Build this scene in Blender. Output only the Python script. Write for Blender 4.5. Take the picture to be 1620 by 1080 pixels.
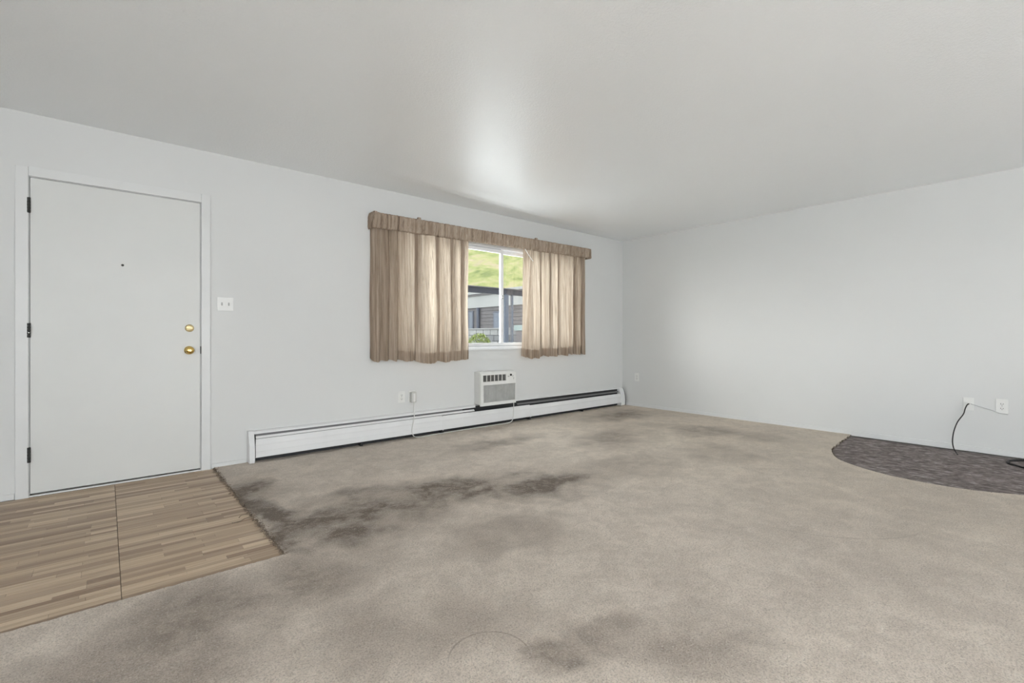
import bpy, bmesh, math, random
from mathutils import Vector, Matrix, noise

for o in list(bpy.data.objects):
    bpy.data.objects.remove(o)
scene = bpy.context.scene
C = scene.collection

# ------------------------------------------------------------------ camera
DA, DB, H = 4.3033, 5.875, 2.4573          # window wall (y), right wall (x), ceiling height
cam_data = bpy.data.cameras.new('camera')
cam_data.sensor_width = 36.0
cam_data.lens = 748.0 / 1620.0 * 36.0
cam_data.shift_y = -8.44 / 1620.0
cam_data.clip_start = 0.05
cam_data.clip_end = 500
cam = bpy.data.objects.new('camera', cam_data)
cam.location = (0, 0, 1.0326)
cam.rotation_euler = (math.pi / 2, 0, -math.asin(0.65158))
C.objects.link(cam)
scene.camera = cam

# ------------------------------------------------------------------ sky and light
world = bpy.data.worlds.new('sky')
scene.world = world
world.use_nodes = True
bg = world.node_tree.nodes['Background']
bg.inputs['Color'].default_value = (0.90, 0.955, 1.0, 1)
bg.inputs['Strength'].default_value = 8.0

# low hazy sun beyond the window, spread wide by thin cloud
sun_l = bpy.data.lights.new('hazy_sun', 'SUN')
sun_l.energy = 9.0
sun_l.angle = math.radians(46)
sun_l.color = (1.0, 0.985, 0.96)
sun = bpy.data.objects.new('hazy_sun', sun_l)
sun.rotation_euler = Vector((0.78, -0.60, 0.0)).to_track_quat('-Z', 'Y').to_euler()
sun.location = (-8, 14, 6)
C.objects.link(sun)


def fill_light(name, loc, rot, sx, sy, power, color=(0.93, 0.97, 1.0)):
    l = bpy.data.lights.new(name, 'AREA')
    l.shape = 'RECTANGLE'
    l.size, l.size_y = sx, sy
    l.energy = power
    l.color = color
    o = bpy.data.objects.new(name, l)
    o.location = loc
    o.rotation_euler = rot
    C.objects.link(o)
    return o


# added fill lights in made-up openings of the unseen room behind the camera
fill_light('fill_light_back', (0.9, -4.52, 1.12), (math.radians(90), 0, 0), 2.9, 1.9, 22)
fill_light('fill_light_side', (-3.22, -3.0, 1.45), (math.radians(90), 0, math.radians(-90)), 2.3, 1.3, 74)

scene.view_settings.view_transform = 'Standard'
scene.view_settings.look = 'None'
scene.view_settings.exposure = 0.13
scene.view_settings.gamma = 1.0
scene.view_settings.use_curve_mapping = False
scene.cycles.max_bounces = 7
scene.cycles.diffuse_bounces = 5
scene.cycles.transparent_max_bounces = 12
scene.cycles.use_denoising = True
scene.cycles.adaptive_threshold = 0.025
scene.cycles.sample_clamp_indirect = 6.0


# ------------------------------------------------------------------ node materials
class M:
    def __init__(self, name):
        self.m = bpy.data.materials.new(name)
        self.m.use_nodes = True
        self.t = self.m.node_tree
        self.b = self.t.nodes['Principled BSDF']
        self.out = self.t.nodes['Material Output']
        self._co = None

    def n(self, typ, **kw):
        nd = self.t.nodes.new(typ)
        for k, v in kw.items():
            setattr(nd, k, v)
        return nd

    def link(self, a, b):
        self.t.links.new(a, b)

    def put(self, sock, v):
        if hasattr(v, 'is_output'):
            self.link(v, sock)
        else:
            if isinstance(v, tuple) and len(v) == 3 and sock.type == 'RGBA':
                v = v + (1,)
            sock.default_value = v

    def co(self, kind='Object'):
        if self._co is None:
            self._co = self.n('ShaderNodeTexCoord')
        return self._co.outputs[kind]

    def mapping(self, vec, scale=(1, 1, 1), loc=(0, 0, 0), rot=(0, 0, 0)):
        nd = self.n('ShaderNodeMapping')
        self.link(vec, nd.inputs['Vector'])
        nd.inputs['Scale'].default_value = scale
        nd.inputs['Location'].default_value = loc
        nd.inputs['Rotation'].default_value = rot
        return nd.outputs[0]

    def noise(self, vec, scale, detail=3, rough=0.5, dist=0.0, color=False):
        nd = self.n('ShaderNodeTexNoise')
        self.link(vec, nd.inputs['Vector'])
        nd.inputs['Scale'].default_value = scale
        nd.inputs['Detail'].default_value = detail
        nd.inputs['Roughness'].default_value = rough
        nd.inputs['Distortion'].default_value = dist
        return nd.outputs['Color' if color else 'Fac']

    def voronoi(self, vec, scale, feature='F1', out='Distance'):
        nd = self.n('ShaderNodeTexVoronoi', feature=feature)
        self.link(vec, nd.inputs['Vector'])
        nd.inputs['Scale'].default_value = scale
        return nd.outputs[out]

    def math(self, op, a, b=0.0, c=None, clamp=False):
        nd = self.n('ShaderNodeMath', operation=op, use_clamp=clamp)
        self.put(nd.inputs[0], a)
        self.put(nd.inputs[1], b)
        if c is not None:
            self.put(nd.inputs[2], c)
        return nd.outputs[0]

    def rng(self, v, a, b, c=0.0, d=1.0, smooth=True):
        nd = self.n('ShaderNodeMapRange')
        nd.interpolation_type = 'SMOOTHSTEP' if smooth else 'LINEAR'
        self.put(nd.inputs['Value'], v)
        for k, x in zip(('From Min', 'From Max', 'To Min', 'To Max'), (a, b, c, d)):
            nd.inputs[k].default_value = x
        return nd.outputs[0]

    def mix(self, f, a, b, mode='MIX'):
        nd = self.n('ShaderNodeMix', data_type='RGBA', blend_type=mode)
        self.put(nd.inputs[0], f)
        self.put(nd.inputs[6], a)
        self.put(nd.inputs[7], b)
        return nd.outputs[2]

    def ramp(self, f, stops):
        nd = self.n('ShaderNodeValToRGB')
        self.link(f, nd.inputs[0])
        el = nd.color_ramp.elements
        while len(el) < len(stops):
            el.new(0.5)
        for e, (p, c) in zip(el, stops):
            e.position = p
            e.color = tuple(c) + (1,)
        return nd.outputs[0]

    def bump(self, hgt, strength, dist, normal=None):
        nd = self.n('ShaderNodeBump')
        self.link(hgt, nd.inputs['Height'])
        nd.inputs['Strength'].default_value = strength
        nd.inputs['Distance'].default_value = dist
        if normal is not None:
            self.link(normal, nd.inputs['Normal'])
        self.link(nd.outputs[0], self.b.inputs['Normal'])
        return nd.outputs[0]

    def set(self, color=None, rough=None, spec=None, metal=None, **kw):
        if color is not None:
            self.put(self.b.inputs['Base Color'], color)
        if rough is not None:
            self.put(self.b.inputs['Roughness'], rough)
        if spec is not None:
            self.put(self.b.inputs['Specular IOR Level'], spec)
        if metal is not None:
            self.put(self.b.inputs['Metallic'], metal)
        return self


MAT = {}


def plain(name, color, rough=0.5, spec=0.5, metal=0.0, wear=0.04, scale=14.0, bumpy=0.0):
    m = M(name)
    f = m.noise(m.co(), scale, 4, 0.6)
    lo = tuple(max(0, c * (1 - wear * 2)) for c in color)
    hi = tuple(min(1, c * (1 + wear)) for c in color)
    m.set(m.ramp(f, [(0.3, lo), (0.7, hi)]), rough, spec, metal)
    if bumpy:
        m.bump(m.noise(m.co(), scale * 12, 3, 0.6), bumpy, 0.001)
    MAT[name] = m.m
    return m.m


# wall paint
m = M('wall_paint')
f = m.noise(m.co(), 1.1, 3, 0.5)
m.set(m.ramp(f, [(0.3, (0.648, 0.652, 0.643)), (0.7, (0.672, 0.676, 0.667))]), 0.55, 0.35)
m.bump(m.noise(m.co(), 130, 3, 0.6), 0.12, 0.0015)
MAT['wall_paint'] = m.m

# ceiling: textured semi-gloss paint
m = M('ceiling_paint')
f = m.noise(m.co(), 0.8, 3, 0.5)
m.set(m.ramp(f, [(0.3, (0.90, 0.92, 0.935)), (0.7, (0.92, 0.94, 0.955))]), 0.4, 0.2)
tex = m.noise(m.co(), 78, 3, 0.55, 0.5)
bn = m.bump(m.rng(tex, 0.38, 0.66), 0.55, 0.0011)
m.link(bn, m.b.inputs['Coat Normal'])
m.b.inputs['Coat Weight'].default_value = 0.5
m.b.inputs['Coat Roughness'].default_value = 0.29
m.b.inputs['Coat IOR'].default_value = 1.6
MAT['ceiling_paint'] = m.m

plain('trim_white', (0.68, 0.685, 0.68), 0.38, 0.5, wear=0.02, scale=3)
plain('door_white', (0.655, 0.66, 0.642), 0.42, 0.45, wear=0.015, scale=2, bumpy=0.05)
plain('plate_white', (0.755, 0.755, 0.735), 0.3, 0.5, wear=0.02)
plain('toggle_grey', (0.42, 0.42, 0.40), 0.35)
plain('slot_dark', (0.03, 0.03, 0.03), 0.6)
plain('hinge_black', (0.02, 0.02, 0.018), 0.5, 0.4)
plain('pin_steel', (0.6, 0.6, 0.58), 0.3, metal=1.0)
plain('brass', (0.78, 0.56, 0.19), 0.16, metal=1.0, wear=0.06)
plain('brass_pale', (0.76, 0.63, 0.36), 0.36, metal=1.0, wear=0.06)
plain('gap_dark', (0.02, 0.02, 0.02), 0.8)
plain('heater_white', (0.75, 0.755, 0.755), 0.35, 0.5, wear=0.02, scale=4)
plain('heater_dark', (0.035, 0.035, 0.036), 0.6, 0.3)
plain('heater_fin', (0.15, 0.15, 0.152), 0.5)
plain('ac_case', (0.68, 0.68, 0.66), 0.4, wear=0.02)
plain('ac_front', (0.76, 0.76, 0.735), 0.38, wear=0.02)
plain('ac_grille', (0.58, 0.58, 0.56), 0.5, wear=0.06)
plain('ac_vent', (0.30, 0.295, 0.28), 0.5)
plain('cord_white', (0.70, 0.70, 0.67), 0.45)
plain('plug_grey', (0.55, 0.55, 0.52), 0.45)
plain('cable_black', (0.012, 0.011, 0.011), 0.5, 0.35)
plain('wire_grey', (0.55, 0.55, 0.55), 0.5)
plain('window_white', (0.84, 0.85, 0.86), 0.35, wear=0.02)
plain('window_track', (0.50, 0.51, 0.53), 0.4)
plain('beam_dark', (0.007, 0.007, 0.0095), 0.7, 0.1)
plain('post_blue', (0.022, 0.026, 0.034), 0.55, 0.1)
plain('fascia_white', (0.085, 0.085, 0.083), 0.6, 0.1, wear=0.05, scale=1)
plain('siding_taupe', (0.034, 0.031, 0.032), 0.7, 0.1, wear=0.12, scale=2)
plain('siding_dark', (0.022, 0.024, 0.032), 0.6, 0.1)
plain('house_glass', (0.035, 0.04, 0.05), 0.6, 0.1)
plain('box_teal', (0.06, 0.075, 0.073), 0.6, 0.1)
plain('roof_dark', (0.06, 0.06, 0.065), 0.8, 0.1)

# window glass: clear with a mirror-like surface
m = M('glass')
tr = m.n('ShaderNodeBsdfTransparent')
tr.inputs['Color'].default_value = (0.97, 0.985, 0.98, 1)
gl = m.n('ShaderNodeBsdfGlossy')
gl.inputs['Roughness'].default_value = 0.02
lw = m.n('ShaderNodeLayerWeight')
lw.inputs['Blend'].default_value = 0.5
frs = m.math('MULTIPLY_ADD', m.math('POWER', lw.outputs['Facing'], 5.0), 0.9, 0.035)
ms = m.n('ShaderNodeMixShader')
m.link(frs, ms.inputs[0])
m.link(tr.outputs[0], ms.inputs[1])
m.link(gl.outputs[0], ms.inputs[2])
m.link(ms.outputs[0], m.out.inputs['Surface'])
MAT['glass'] = m.m


def fabric(name, trans):
    m = M(name)
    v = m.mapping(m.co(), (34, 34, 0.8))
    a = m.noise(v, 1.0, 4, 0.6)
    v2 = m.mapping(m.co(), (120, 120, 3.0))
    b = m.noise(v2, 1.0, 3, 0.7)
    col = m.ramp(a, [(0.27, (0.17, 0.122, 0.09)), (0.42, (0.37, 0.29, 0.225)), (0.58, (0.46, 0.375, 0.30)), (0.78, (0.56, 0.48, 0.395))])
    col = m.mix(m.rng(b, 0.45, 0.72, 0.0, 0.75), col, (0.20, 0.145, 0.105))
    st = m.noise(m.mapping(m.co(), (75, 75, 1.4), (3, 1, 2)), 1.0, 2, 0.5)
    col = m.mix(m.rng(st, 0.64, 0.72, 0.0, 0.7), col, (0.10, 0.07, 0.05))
    dif = m.n('ShaderNodeBsdfDiffuse')
    m.link(col, dif.inputs['Color'])
    tl = m.n('ShaderNodeBsdfTranslucent')
    tc = m.mix(0.40, col, (0.93, 0.80, 0.65))
    m.link(tc, tl.inputs['Color'])
    sh = m.n('ShaderNodeBsdfSheen')
    m.link(col, sh.inputs['Color'])
    sh.inputs['Roughness'].default_value = 0.4
    mx = m.n('ShaderNodeMixShader')
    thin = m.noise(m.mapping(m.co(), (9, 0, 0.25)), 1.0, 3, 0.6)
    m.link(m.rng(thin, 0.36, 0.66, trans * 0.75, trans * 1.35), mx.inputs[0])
    m.link(dif.outputs[0], mx.inputs[1])
    m.link(tl.outputs[0], mx.inputs[2])
    bp = m.n('ShaderNodeBump')
    bp.inputs['Strength'].default_value = 0.3
    bp.inputs['Distance'].default_value = 0.002
    m.link(b, bp.inputs['Height'])
    m.link(bp.outputs[0], dif.inputs['Normal'])
    m.link(mx.outputs[0], m.out.inputs['Surface'])
    MAT[name] = m.m


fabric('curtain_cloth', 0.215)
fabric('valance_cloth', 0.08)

# strip wood floor: every strip has its own tone
m = M('wood_strip')
oi = m.n('ShaderNodeObjectInfo')
tone = m.ramp(oi.outputs['Random'], [(0.0, (0.26, 0.17, 0.108)), (0.25, (0.375, 0.265, 0.172)), (0.5, (0.46, 0.34, 0.228)), (0.75, (0.54, 0.405, 0.272)), (1.0, (0.65, 0.51, 0.36))])
gv = m.mapping(m.co('Generated'), (1, 1, 1))
g = m.n('ShaderNodeNewGeometry')
grain = m.noise(m.mapping(g.outputs['Position'], (2.5, 90, 1)), 1.0, 4, 0.65)
col = m.mix(m.rng(grain, 0.35, 0.75, 0.0, 0.4), tone, (0.20, 0.14, 0.10))
m.set(col, m.rng(grain, 0.3, 0.7, 0.32, 0.5), 0.45)
m.bump(grain, 0.06, 0.001)
MAT['wood_strip'] = m.m
plain('floor_base', (0.16, 0.12, 0.09), 0.8)
plain('subfloor', (0.3, 0.28, 0.26), 0.8)

# beige cut-pile carpet with dirt and traffic stains
m = M('carpet_beige')
P = m.co()
warp = m.noise(P, 2.6, 4, 0.6, color=True)
wv = m.n('ShaderNodeVectorMath', operation='MULTIPLY_ADD')
m.link(warp, wv.inputs[0])
wv.inputs[1].default_value = (0.7, 0.7, 0)
wv.inputs[2].default_value = (-0.35, -0.35, 0)
wp = m.n('ShaderNodeVectorMath', operation='ADD')
m.link(P, wp.inputs[0])
m.link(wv.outputs[0], wp.inputs[1])
WP = wp.outputs[0]


def blob(cx, cy, rx, ry, rot, s):
    nd = m.n('ShaderNodeMapping', vector_type='TEXTURE')
    m.link(WP, nd.inputs['Vector'])
    nd.inputs['Location'].default_value = (cx, cy, 0)
    nd.inputs['Rotation'].default_value = (0, 0, rot)
    nd.inputs['Scale'].default_value = (rx, ry, 1e6)
    v = nd.outputs[0]
    ln = m.n('ShaderNodeVectorMath', operation='LENGTH')
    m.link(v, ln.inputs[0])
    return m.rng(ln.outputs['Value'], 0.15, 1.0, s, 0.0)


dirt_and_shade = None
BLOBS = [  # x, y, radius x, radius y, turn, strength : tracked-in dirt from the entry door across the room, and one painted dimming
    (0.66, 3.05, 0.24, 1.15, 0.0, 1.0), (0.74, 2.75, 0.34, 0.5, 0.0, 0.6), (0.72, 3.55, 0.25, 0.5, 0.3, 0.6),
    (1.10, 2.62, 0.90, 0.52, -0.2, 0.80), (1.70, 2.60, 0.8, 0.44, -0.12, 0.82), (2.25, 2.36, 0.75, 0.38, -0.3, 0.78), (1.35, 2.95, 0.6, 0.2, -0.1, 0.5),
    (0.40, 2.05, 0.9, 0.36, 0.1, 0.55), (0.1, 1.85, 0.6, 0.5, 0.0, 0.4), (1.18, 1.04, 0.34, 0.22, -0.6, 0.62),
    (0.85, 1.5, 0.6, 0.4, -0.6, 0.3), (2.9, 3.55, 0.8, 0.22, 0.0, 0.45), (5.0, 3.75, 0.8, 0.4, 0.0, 0.6),
    (3.9, 2.95, 0.9, 0.55, 0.3, 0.45), (4.9, 2.5, 0.4, 1.0, 0.2, 0.45), (3.2, 2.25, 0.7, 0.4, 0.0, 0.35), (3.1, 0.5, 2.0, 1.3, 0.0, 0.14),  # broad faint blob paints in shade where the fill is too bright
    (1.6, 1.9, 0.6, 0.35, -0.4, 0.35), (1.5, 0.8, 0.4, 0.3, 0.3, 0.35), (4.1, 1.9, 0.5, 0.4, 0.2, 0.3)]
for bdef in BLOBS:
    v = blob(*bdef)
    dirt_and_shade = v if dirt_and_shade is None else m.math('MAXIMUM', dirt_and_shade, v)
patchy = m.noise(P, 3.4, 5, 0.6, 0.4)
fleck = m.noise(m.mapping(P, (1.0, 1.25, 0), (0, 0, 0), (0, 0, 0.6)), 15, 5, 0.68, 0.8)
dirt_and_shade = m.math('MULTIPLY', dirt_and_shade, m.rng(fleck, 0.33, 0.6, 0.75, 1.15))
dirt_and_shade = m.math('MULTIPLY', dirt_and_shade, m.rng(patchy, 0.28, 0.62, 0.5, 1.3))
light = m.noise(P, 1.3, 4, 0.55)
warm = m.rng(m.noise(m.mapping(P, (1, 1, 0), (7, 3, 0)), 0.7, 2, 0.5), 0.4, 0.62)
sep = m.n('ShaderNodeSeparateXYZ')
m.link(P, sep.inputs[0])
far = m.rng(sep.outputs['X'], 1.8, 4.6)
basec = m.mix(m.math('MULTIPLY', far, 0.8), (0.84, 0.735, 0.63), (0.815, 0.71, 0.58))
basec = m.mix(m.rng(light, 0.36, 0.64, 0.0, 0.32), basec, (0.56, 0.49, 0.42))
tuft = m.noise(P, 165, 3, 0.7, 0.6)
tuft2 = m.noise(P, 42, 2, 0.5)
brush = m.noise(m.mapping(P, (1.0, 1.0, 0), (3, 1, 0)), 4.5, 6, 0.65, 0.7)
basec = m.mix(m.rng(brush, 0.40, 0.60, 0.26, 0.0), basec, (0.43, 0.365, 0.305))
basec = m.mix(m.rng(fleck, 0.36, 0.54, 0.22, 0.0), basec, (0.46, 0.375, 0.30))
basec = m.mix(m.rng(fleck, 0.55, 0.68, 0.0, 0.30), basec, (0.93, 0.86, 0.76))
basec = m.mix(m.math('MULTIPLY', dirt_and_shade, 1.0, clamp=True), basec, (0.155, 0.115, 0.083))
basec = m.mix(m.rng(tuft, 0.34, 0.55, 0.46, 0.0), basec, (0.17, 0.135, 0.105))
basec = m.mix(m.rng(tuft, 0.54, 0.72, 0.0, 0.5), basec, (0.80, 0.745, 0.68))


def ring(cx, cy, r, w, s, dx, dy, lo, hi):
    v = m.mapping(P, (1, 1, 0), (-cx, -cy, 0))
    ln = m.n('ShaderNodeVectorMath', operation='LENGTH')
    m.link(v, ln.inputs[0])
    d = m.math('ABSOLUTE', m.math('SUBTRACT', ln.outputs['Value'], r))
    dt = m.n('ShaderNodeVectorMath', operation='DOT_PRODUCT')
    m.link(v, dt.inputs[0])
    dt.inputs[1].default_value = (dx / r, dy / r, 0)
    return m.math('MULTIPLY', m.rng(d, 0.0, w, s, 0.0), m.rng(dt.outputs['Value'], lo, hi))


marks = m.math('MAXIMUM', ring(0.9245, 1.184, 0.131, 0.005, 0.6, 0.65, 0.76, -0.35, 0.3), ring(3.375, 1.149, 0.692, 0.012, 0.26, -0.72, -0.69, 0.75, 0.97))
marks = m.math('MULTIPLY', marks, m.rng(m.noise(P, 6.0, 2), 0.3, 0.5, 0.35, 1.0))
basec = m.mix(marks, basec, (0.20, 0.155, 0.12))
m.set(basec, 0.95, 0.15)
m.b.inputs['Sheen Weight'].default_value = 0.15
m.b.inputs['Sheen Roughness'].default_value = 0.6
hgt = m.math('ADD', m.math('MULTIPLY', tuft, 1.0), m.math('MULTIPLY', tuft2, 0.5))
m.bump(hgt, 0.85, 0.011)
MAT['carpet_beige'] = m.m

plain('carpet_dirty', (0.25, 0.20, 0.155), 0.95, 0.1, wear=0.2, scale=40)
plain('carpet_backing', (0.09, 0.07, 0.045), 0.95, 0.1, wear=0.2, scale=60)

# dark mottled floor where the carpet is cut away
m = M('patch_dark')
P = m.co()
a = m.noise(m.mapping(P, (1.5, 0.8, 1)), 16, 6, 0.72, 0.5)
b = m.noise(m.mapping(P, (1, 2.2, 1)), 5, 4, 0.6, 1.0)
col = m.ramp(a, [(0.34, (0.085, 0.07, 0.066)), (0.48, (0.19, 0.16, 0.152)), (0.58, (0.30, 0.265, 0.255)), (0.7, (0.50, 0.46, 0.44))])
col = m.mix(m.rng(b, 0.45, 0.7, 0.0, 0.6), col, (0.12, 0.10, 0.095))
m.set(col, 0.9, 0.2)
m.bump(a, 0.8, 0.006)
MAT['patch_dark'] = m.m

# outdoors
m = M('hill_grass')
P = m.co()
a = m.noise(m.mapping(P, (1, 1, 2.2)), 0.55, 6, 0.68, 0.8)
b = m.noise(P, 2.2, 4, 0.7)
col = m.ramp(a, [(0.34, (0.05, 0.058, 0.02)), (0.45, (0.082, 0.088, 0.032)), (0.54, (0.105, 0.100, 0.045)), (0.64, (0.125, 0.10, 0.066))])
col = m.mix(m.rng(b, 0.5, 0.75, 0.0, 0.5), col, (0.036, 0.045, 0.018))
m.set(col, 0.95, 0.1)
MAT['hill_grass'] = m.m
plain('concrete', (0.82, 0.815, 0.80), 0.8, 0.1, wear=0.08, scale=2)
plain('lawn', (0.10, 0.12, 0.05), 0.95, 0.1, wear=0.2, scale=3)
plain('leaf', (0.09, 0.11, 0.02), 0.6, 0.1, wear=0.2)
plain('twig', (0.10, 0.07, 0.04), 0.8)
m = M('block_stone')
oi = m.n('ShaderNodeObjectInfo')
t = m.ramp(oi.outputs['Random'], [(0, (0.035, 0.035, 0.037)), (0.5, (0.055, 0.055, 0.055)), (1, (0.075, 0.074, 0.072))])
m.set(m.mix(m.rng(m.noise(m.co(), 12, 4), 0.4, 0.7, 0, 0.35), t, (0.05, 0.05, 0.05)), 0.9, 0.2)
MAT['block_stone'] = m.m


# ------------------------------------------------------------------ mesh helpers
def box(bm, x0, x1, y0, y1, z0, z1, bev=0.0, seg=2):
    mat = Matrix.Translation(((x0 + x1) / 2, (y0 + y1) / 2, (z0 + z1) / 2)) @ Matrix.Diagonal((abs(x1 - x0), abs(y1 - y0), abs(z1 - z0), 1))
    r = bmesh.ops.create_cube(bm, size=1.0, matrix=mat)
    if bev > 0:
        es = list({e for v in r['verts'] for e in v.link_edges})
        bmesh.ops.bevel(bm, geom=es, offset=bev, segments=seg, affect='EDGES', profile=0.6)
    return r


def lathe(bm, prof, origin, axis=(0, -1, 0), n=24):
    """prof: (radius, distance along axis)"""
    ax = Vector(axis).normalized()
    u = ax.orthogonal().normalized()
    w = ax.cross(u)
    o = Vector(origin)
    rings = []
    for r, d in prof:
        if r < 1e-6:
            rings.append([bm.verts.new(o + ax * d)])
        else:
            rings.append([bm.verts.new(o + ax * d + (u * math.cos(2 * math.pi * k / n) + w * math.sin(2 * math.pi * k / n)) * r) for k in range(n)])
    for a, b in zip(rings, rings[1:]):
        for k in range(n):
            k2 = (k + 1) % n
            vs = []
            for v in (a[k % len(a)], a[k2 % len(a)], b[k2 % len(b)], b[k % len(b)]):
                if v not in vs:
                    vs.append(v)
            if len(vs) > 2:
                bm.faces.new(vs)


def tube(bm, pts, r, n=8, sub=6):
    P = [Vector(p) for p in pts]
    path = []
    if len(P) > 2 and sub > 1:
        for i in range(len(P) - 1):
            p0, p1, p2, p3 = P[max(i - 1, 0)], P[i], P[i + 1], P[min(i + 2, len(P) - 1)]
            for k in range(sub):
                t = k / sub
                path.append(0.5 * ((2 * p1) + (p2 - p0) * t + (2 * p0 - 5 * p1 + 4 * p2 - p3) * t * t + (3 * p1 - p0 - 3 * p2 + p3) * t ** 3))
        path.append(P[-1])
    else:
        path = P
    rings = []
    u = None
    for i, p in enumerate(path):
        d = (path[min(i + 1, len(path) - 1)] - path[max(i - 1, 0)]).normalized()
        u = d.orthogonal().normalized() if u is None else (u - d * u.dot(d)).normalized()
        w = d.cross(u)
        rr = r[min(int(i / len(path) * len(r)), len(r) - 1)] if isinstance(r, (list, tuple)) else r
        rings.append([bm.verts.new(p + (u * math.cos(2 * math.pi * k / n) + w * math.sin(2 * math.pi * k / n)) * rr) for k in range(n)])
    for a, b in zip(rings, rings[1:]):
        for k in range(n):
            bm.faces.new((a[k], a[(k + 1) % n], b[(k + 1) % n], b[k]))
    bm.faces.new(rings[0][::-1])
    bm.faces.new(rings[-1])


def prism_x(bm, prof, x0, x1):
    """closed outline (y, z) swept from x0 to x1"""
    a = [bm.verts.new((x0, y, z)) for y, z in prof]
    b = [bm.verts.new((x1, y, z)) for y, z in prof]
    n = len(prof)
    bm.faces.new(a)
    bm.faces.new(b[::-1])
    for k in range(n):
        bm.faces.new((a[k], b[k], b[(k + 1) % n], a[(k + 1) % n]))


def obj(name, bm, mat, parent=None, smooth=False):
    bmesh.ops.recalc_face_normals(bm, faces=bm.faces[:])
    me = bpy.data.meshes.new(name)
    bm.to_mesh(me)
    bm.free()
    me.materials.append(MAT[mat])
    if smooth:
        for p in me.polygons:
            p.use_smooth = True
    o = bpy.data.objects.new(name, me)
    C.objects.link(o)
    if parent is not None:
        o.parent = parent
        o.matrix_parent_inverse = Matrix.Translation(parent.location).inverted()
    return o


def new():
    return bmesh.new()


def boxes(name, specs, mat, parent=None, bev=0.0):
    bm = new()
    for s in specs:
        box(bm, *s, bev=bev)
    return obj(name, bm, mat, parent)


def tag(o, label, cat, group=None, kind=None):
    o['label'] = label
    o['category'] = cat
    if group:
        o['group'] = group
    if kind:
        o['kind'] = kind
    return o


def empty(name, loc):
    o = bpy.data.objects.new(name, None)
    o.location = loc
    o.empty_display_size = 0.1
    C.objects.link(o)
    return o


def thing(name, loc, label, cat, group=None, kind=None):
    return tag(empty(name, loc), label, cat, group, kind)


# ------------------------------------------------------------------ room shell
XL, YF, T = -3.2, -4.5, 0.15
tag(boxes('floor', [(XL - T, DB + T, YF - T, DA + T, -0.14, -0.012)], 'subfloor'), 'floor of the room under the carpet and entry boards', 'floor', kind='structure')
floor = bpy.data.objects['floor']

DX0, DX1, DZ = -0.374, 0.554, 2.054           # door opening
WX0, WX1, WZ0, WZ1 = 2.16, 4.86, 0.885, 2.112  # window opening
w = boxes('wall_back', [(XL - T, DX0, DA, DA + T, 0, H), (DX0, DX1, DA, DA + T, DZ, H), (DX1, WX0, DA, DA + T, 0, H),
                        (WX0, WX1, DA, DA + T, 0, WZ0), (WX0, WX1, DA, DA + T, WZ1, H), (WX1, DB + T, DA, DA + T, 0, H)], 'wall_paint')
tag(w, 'white painted wall with the entry door and curtained window', 'wall', kind='structure')
tag(boxes('wall_right', [(DB, DB + T, YF - T, DA, 0, H)], 'wall_paint'), 'bare white wall on the right of the room', 'wall', kind='structure')
PX0, PX1, PZ1 = -0.6, 2.4, 2.1  # made-up opening, added for the back fill light
tag(boxes('wall_front', [(XL - T, PX0, YF - T, YF, 0, H), (PX1, DB, YF - T, YF, 0, H), (PX0, PX1, YF - T, YF, PZ1, H)], 'wall_paint'),
    'white wall behind the viewpoint with an added opening for fill light', 'wall', kind='structure')
SY0, SY1, SZ0, SZ1 = -4.2, -1.8, 0.8, 2.1  # made-up opening, added for the side fill light
tag(boxes('wall_left', [(XL - T, XL, YF, SY0, 0, H), (XL - T, XL, SY1, DA, 0, H), (XL - T, XL, SY0, SY1, 0, SZ0), (XL - T, XL, SY0, SY1, SZ1, H)], 'wall_paint'),
    'white wall out of view on the left with an added opening for fill light', 'wall', kind='structure')

# ceiling with the uneven drywall seam along the window wall
bm = new()
xs = [XL - T, XL + 1.0, -1.0] + [0.0 + 0.1 * i for i in range(0, 59)] + [DB + T]
ys = [YF - T, -1.0, 1.0, 2.0, 2.6, 3.0, 3.2, 3.3] + [3.4 + 0.009 * i for i in range(0, 101)] + [DA + T]


def ceil_z(x, y):
    fx = max(0.0, min(1.0, (x - 1.3) / 1.2)) * max(0.0, min(1.0, (5.75 - x) / 0.9))
    fx = fx * fx * (3 - 2 * fx)
    yc = 3.80 + 0.075 * (x - 2.0)
    d = y - yc
    z = -0.0125 * math.exp(-(d / 0.075) ** 2)
    z += 0.006 * math.exp(-((d - 0.22) / 0.10) ** 2)
    z -= 0.0060 * math.exp(-((d - 0.09) / 0.026) ** 2)
    return z * fx


V = [[bm.verts.new((x, y, H + ceil_z(x, y))) for y in ys] for x in xs]
for i in range(len(xs) - 1):
    for j in range(len(ys) - 1):
        bm.faces.new((V[i][j], V[i + 1][j], V[i + 1][j + 1], V[i][j + 1]))
top = [bm.verts.new(p) for p in ((XL - T, YF - T, H + 0.15), (DB + T, YF - T, H + 0.15), (DB + T, DA + T, H + 0.15), (XL - T, DA + T, H + 0.15))]
bm.faces.new(top)
c = obj('ceiling', bm, 'ceiling_paint', smooth=True)
tag(c, 'white semi-gloss textured ceiling', 'ceiling', kind='structure')

# baseboards
bm = new()
box(bm, DB - 0.012, DB, YF, DA - 0.002, 0.002, 0.052, bev=0.003)
tag(obj('baseboard_right', bm, 'trim_white'), 'low white baseboard along the right wall', 'baseboard', kind='structure')
bm = new()
box(bm, 0.62, 0.862, DA - 0.01, DA, 0.004, 0.042, bev=0.003)
box(bm, XL, -0.437, DA - 0.01, DA, 0.004, 0.042, bev=0.003)
tag(obj('baseboard_back', bm, 'trim_white'), 'low white baseboard beside the entry door', 'baseboard', kind='structure')

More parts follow.
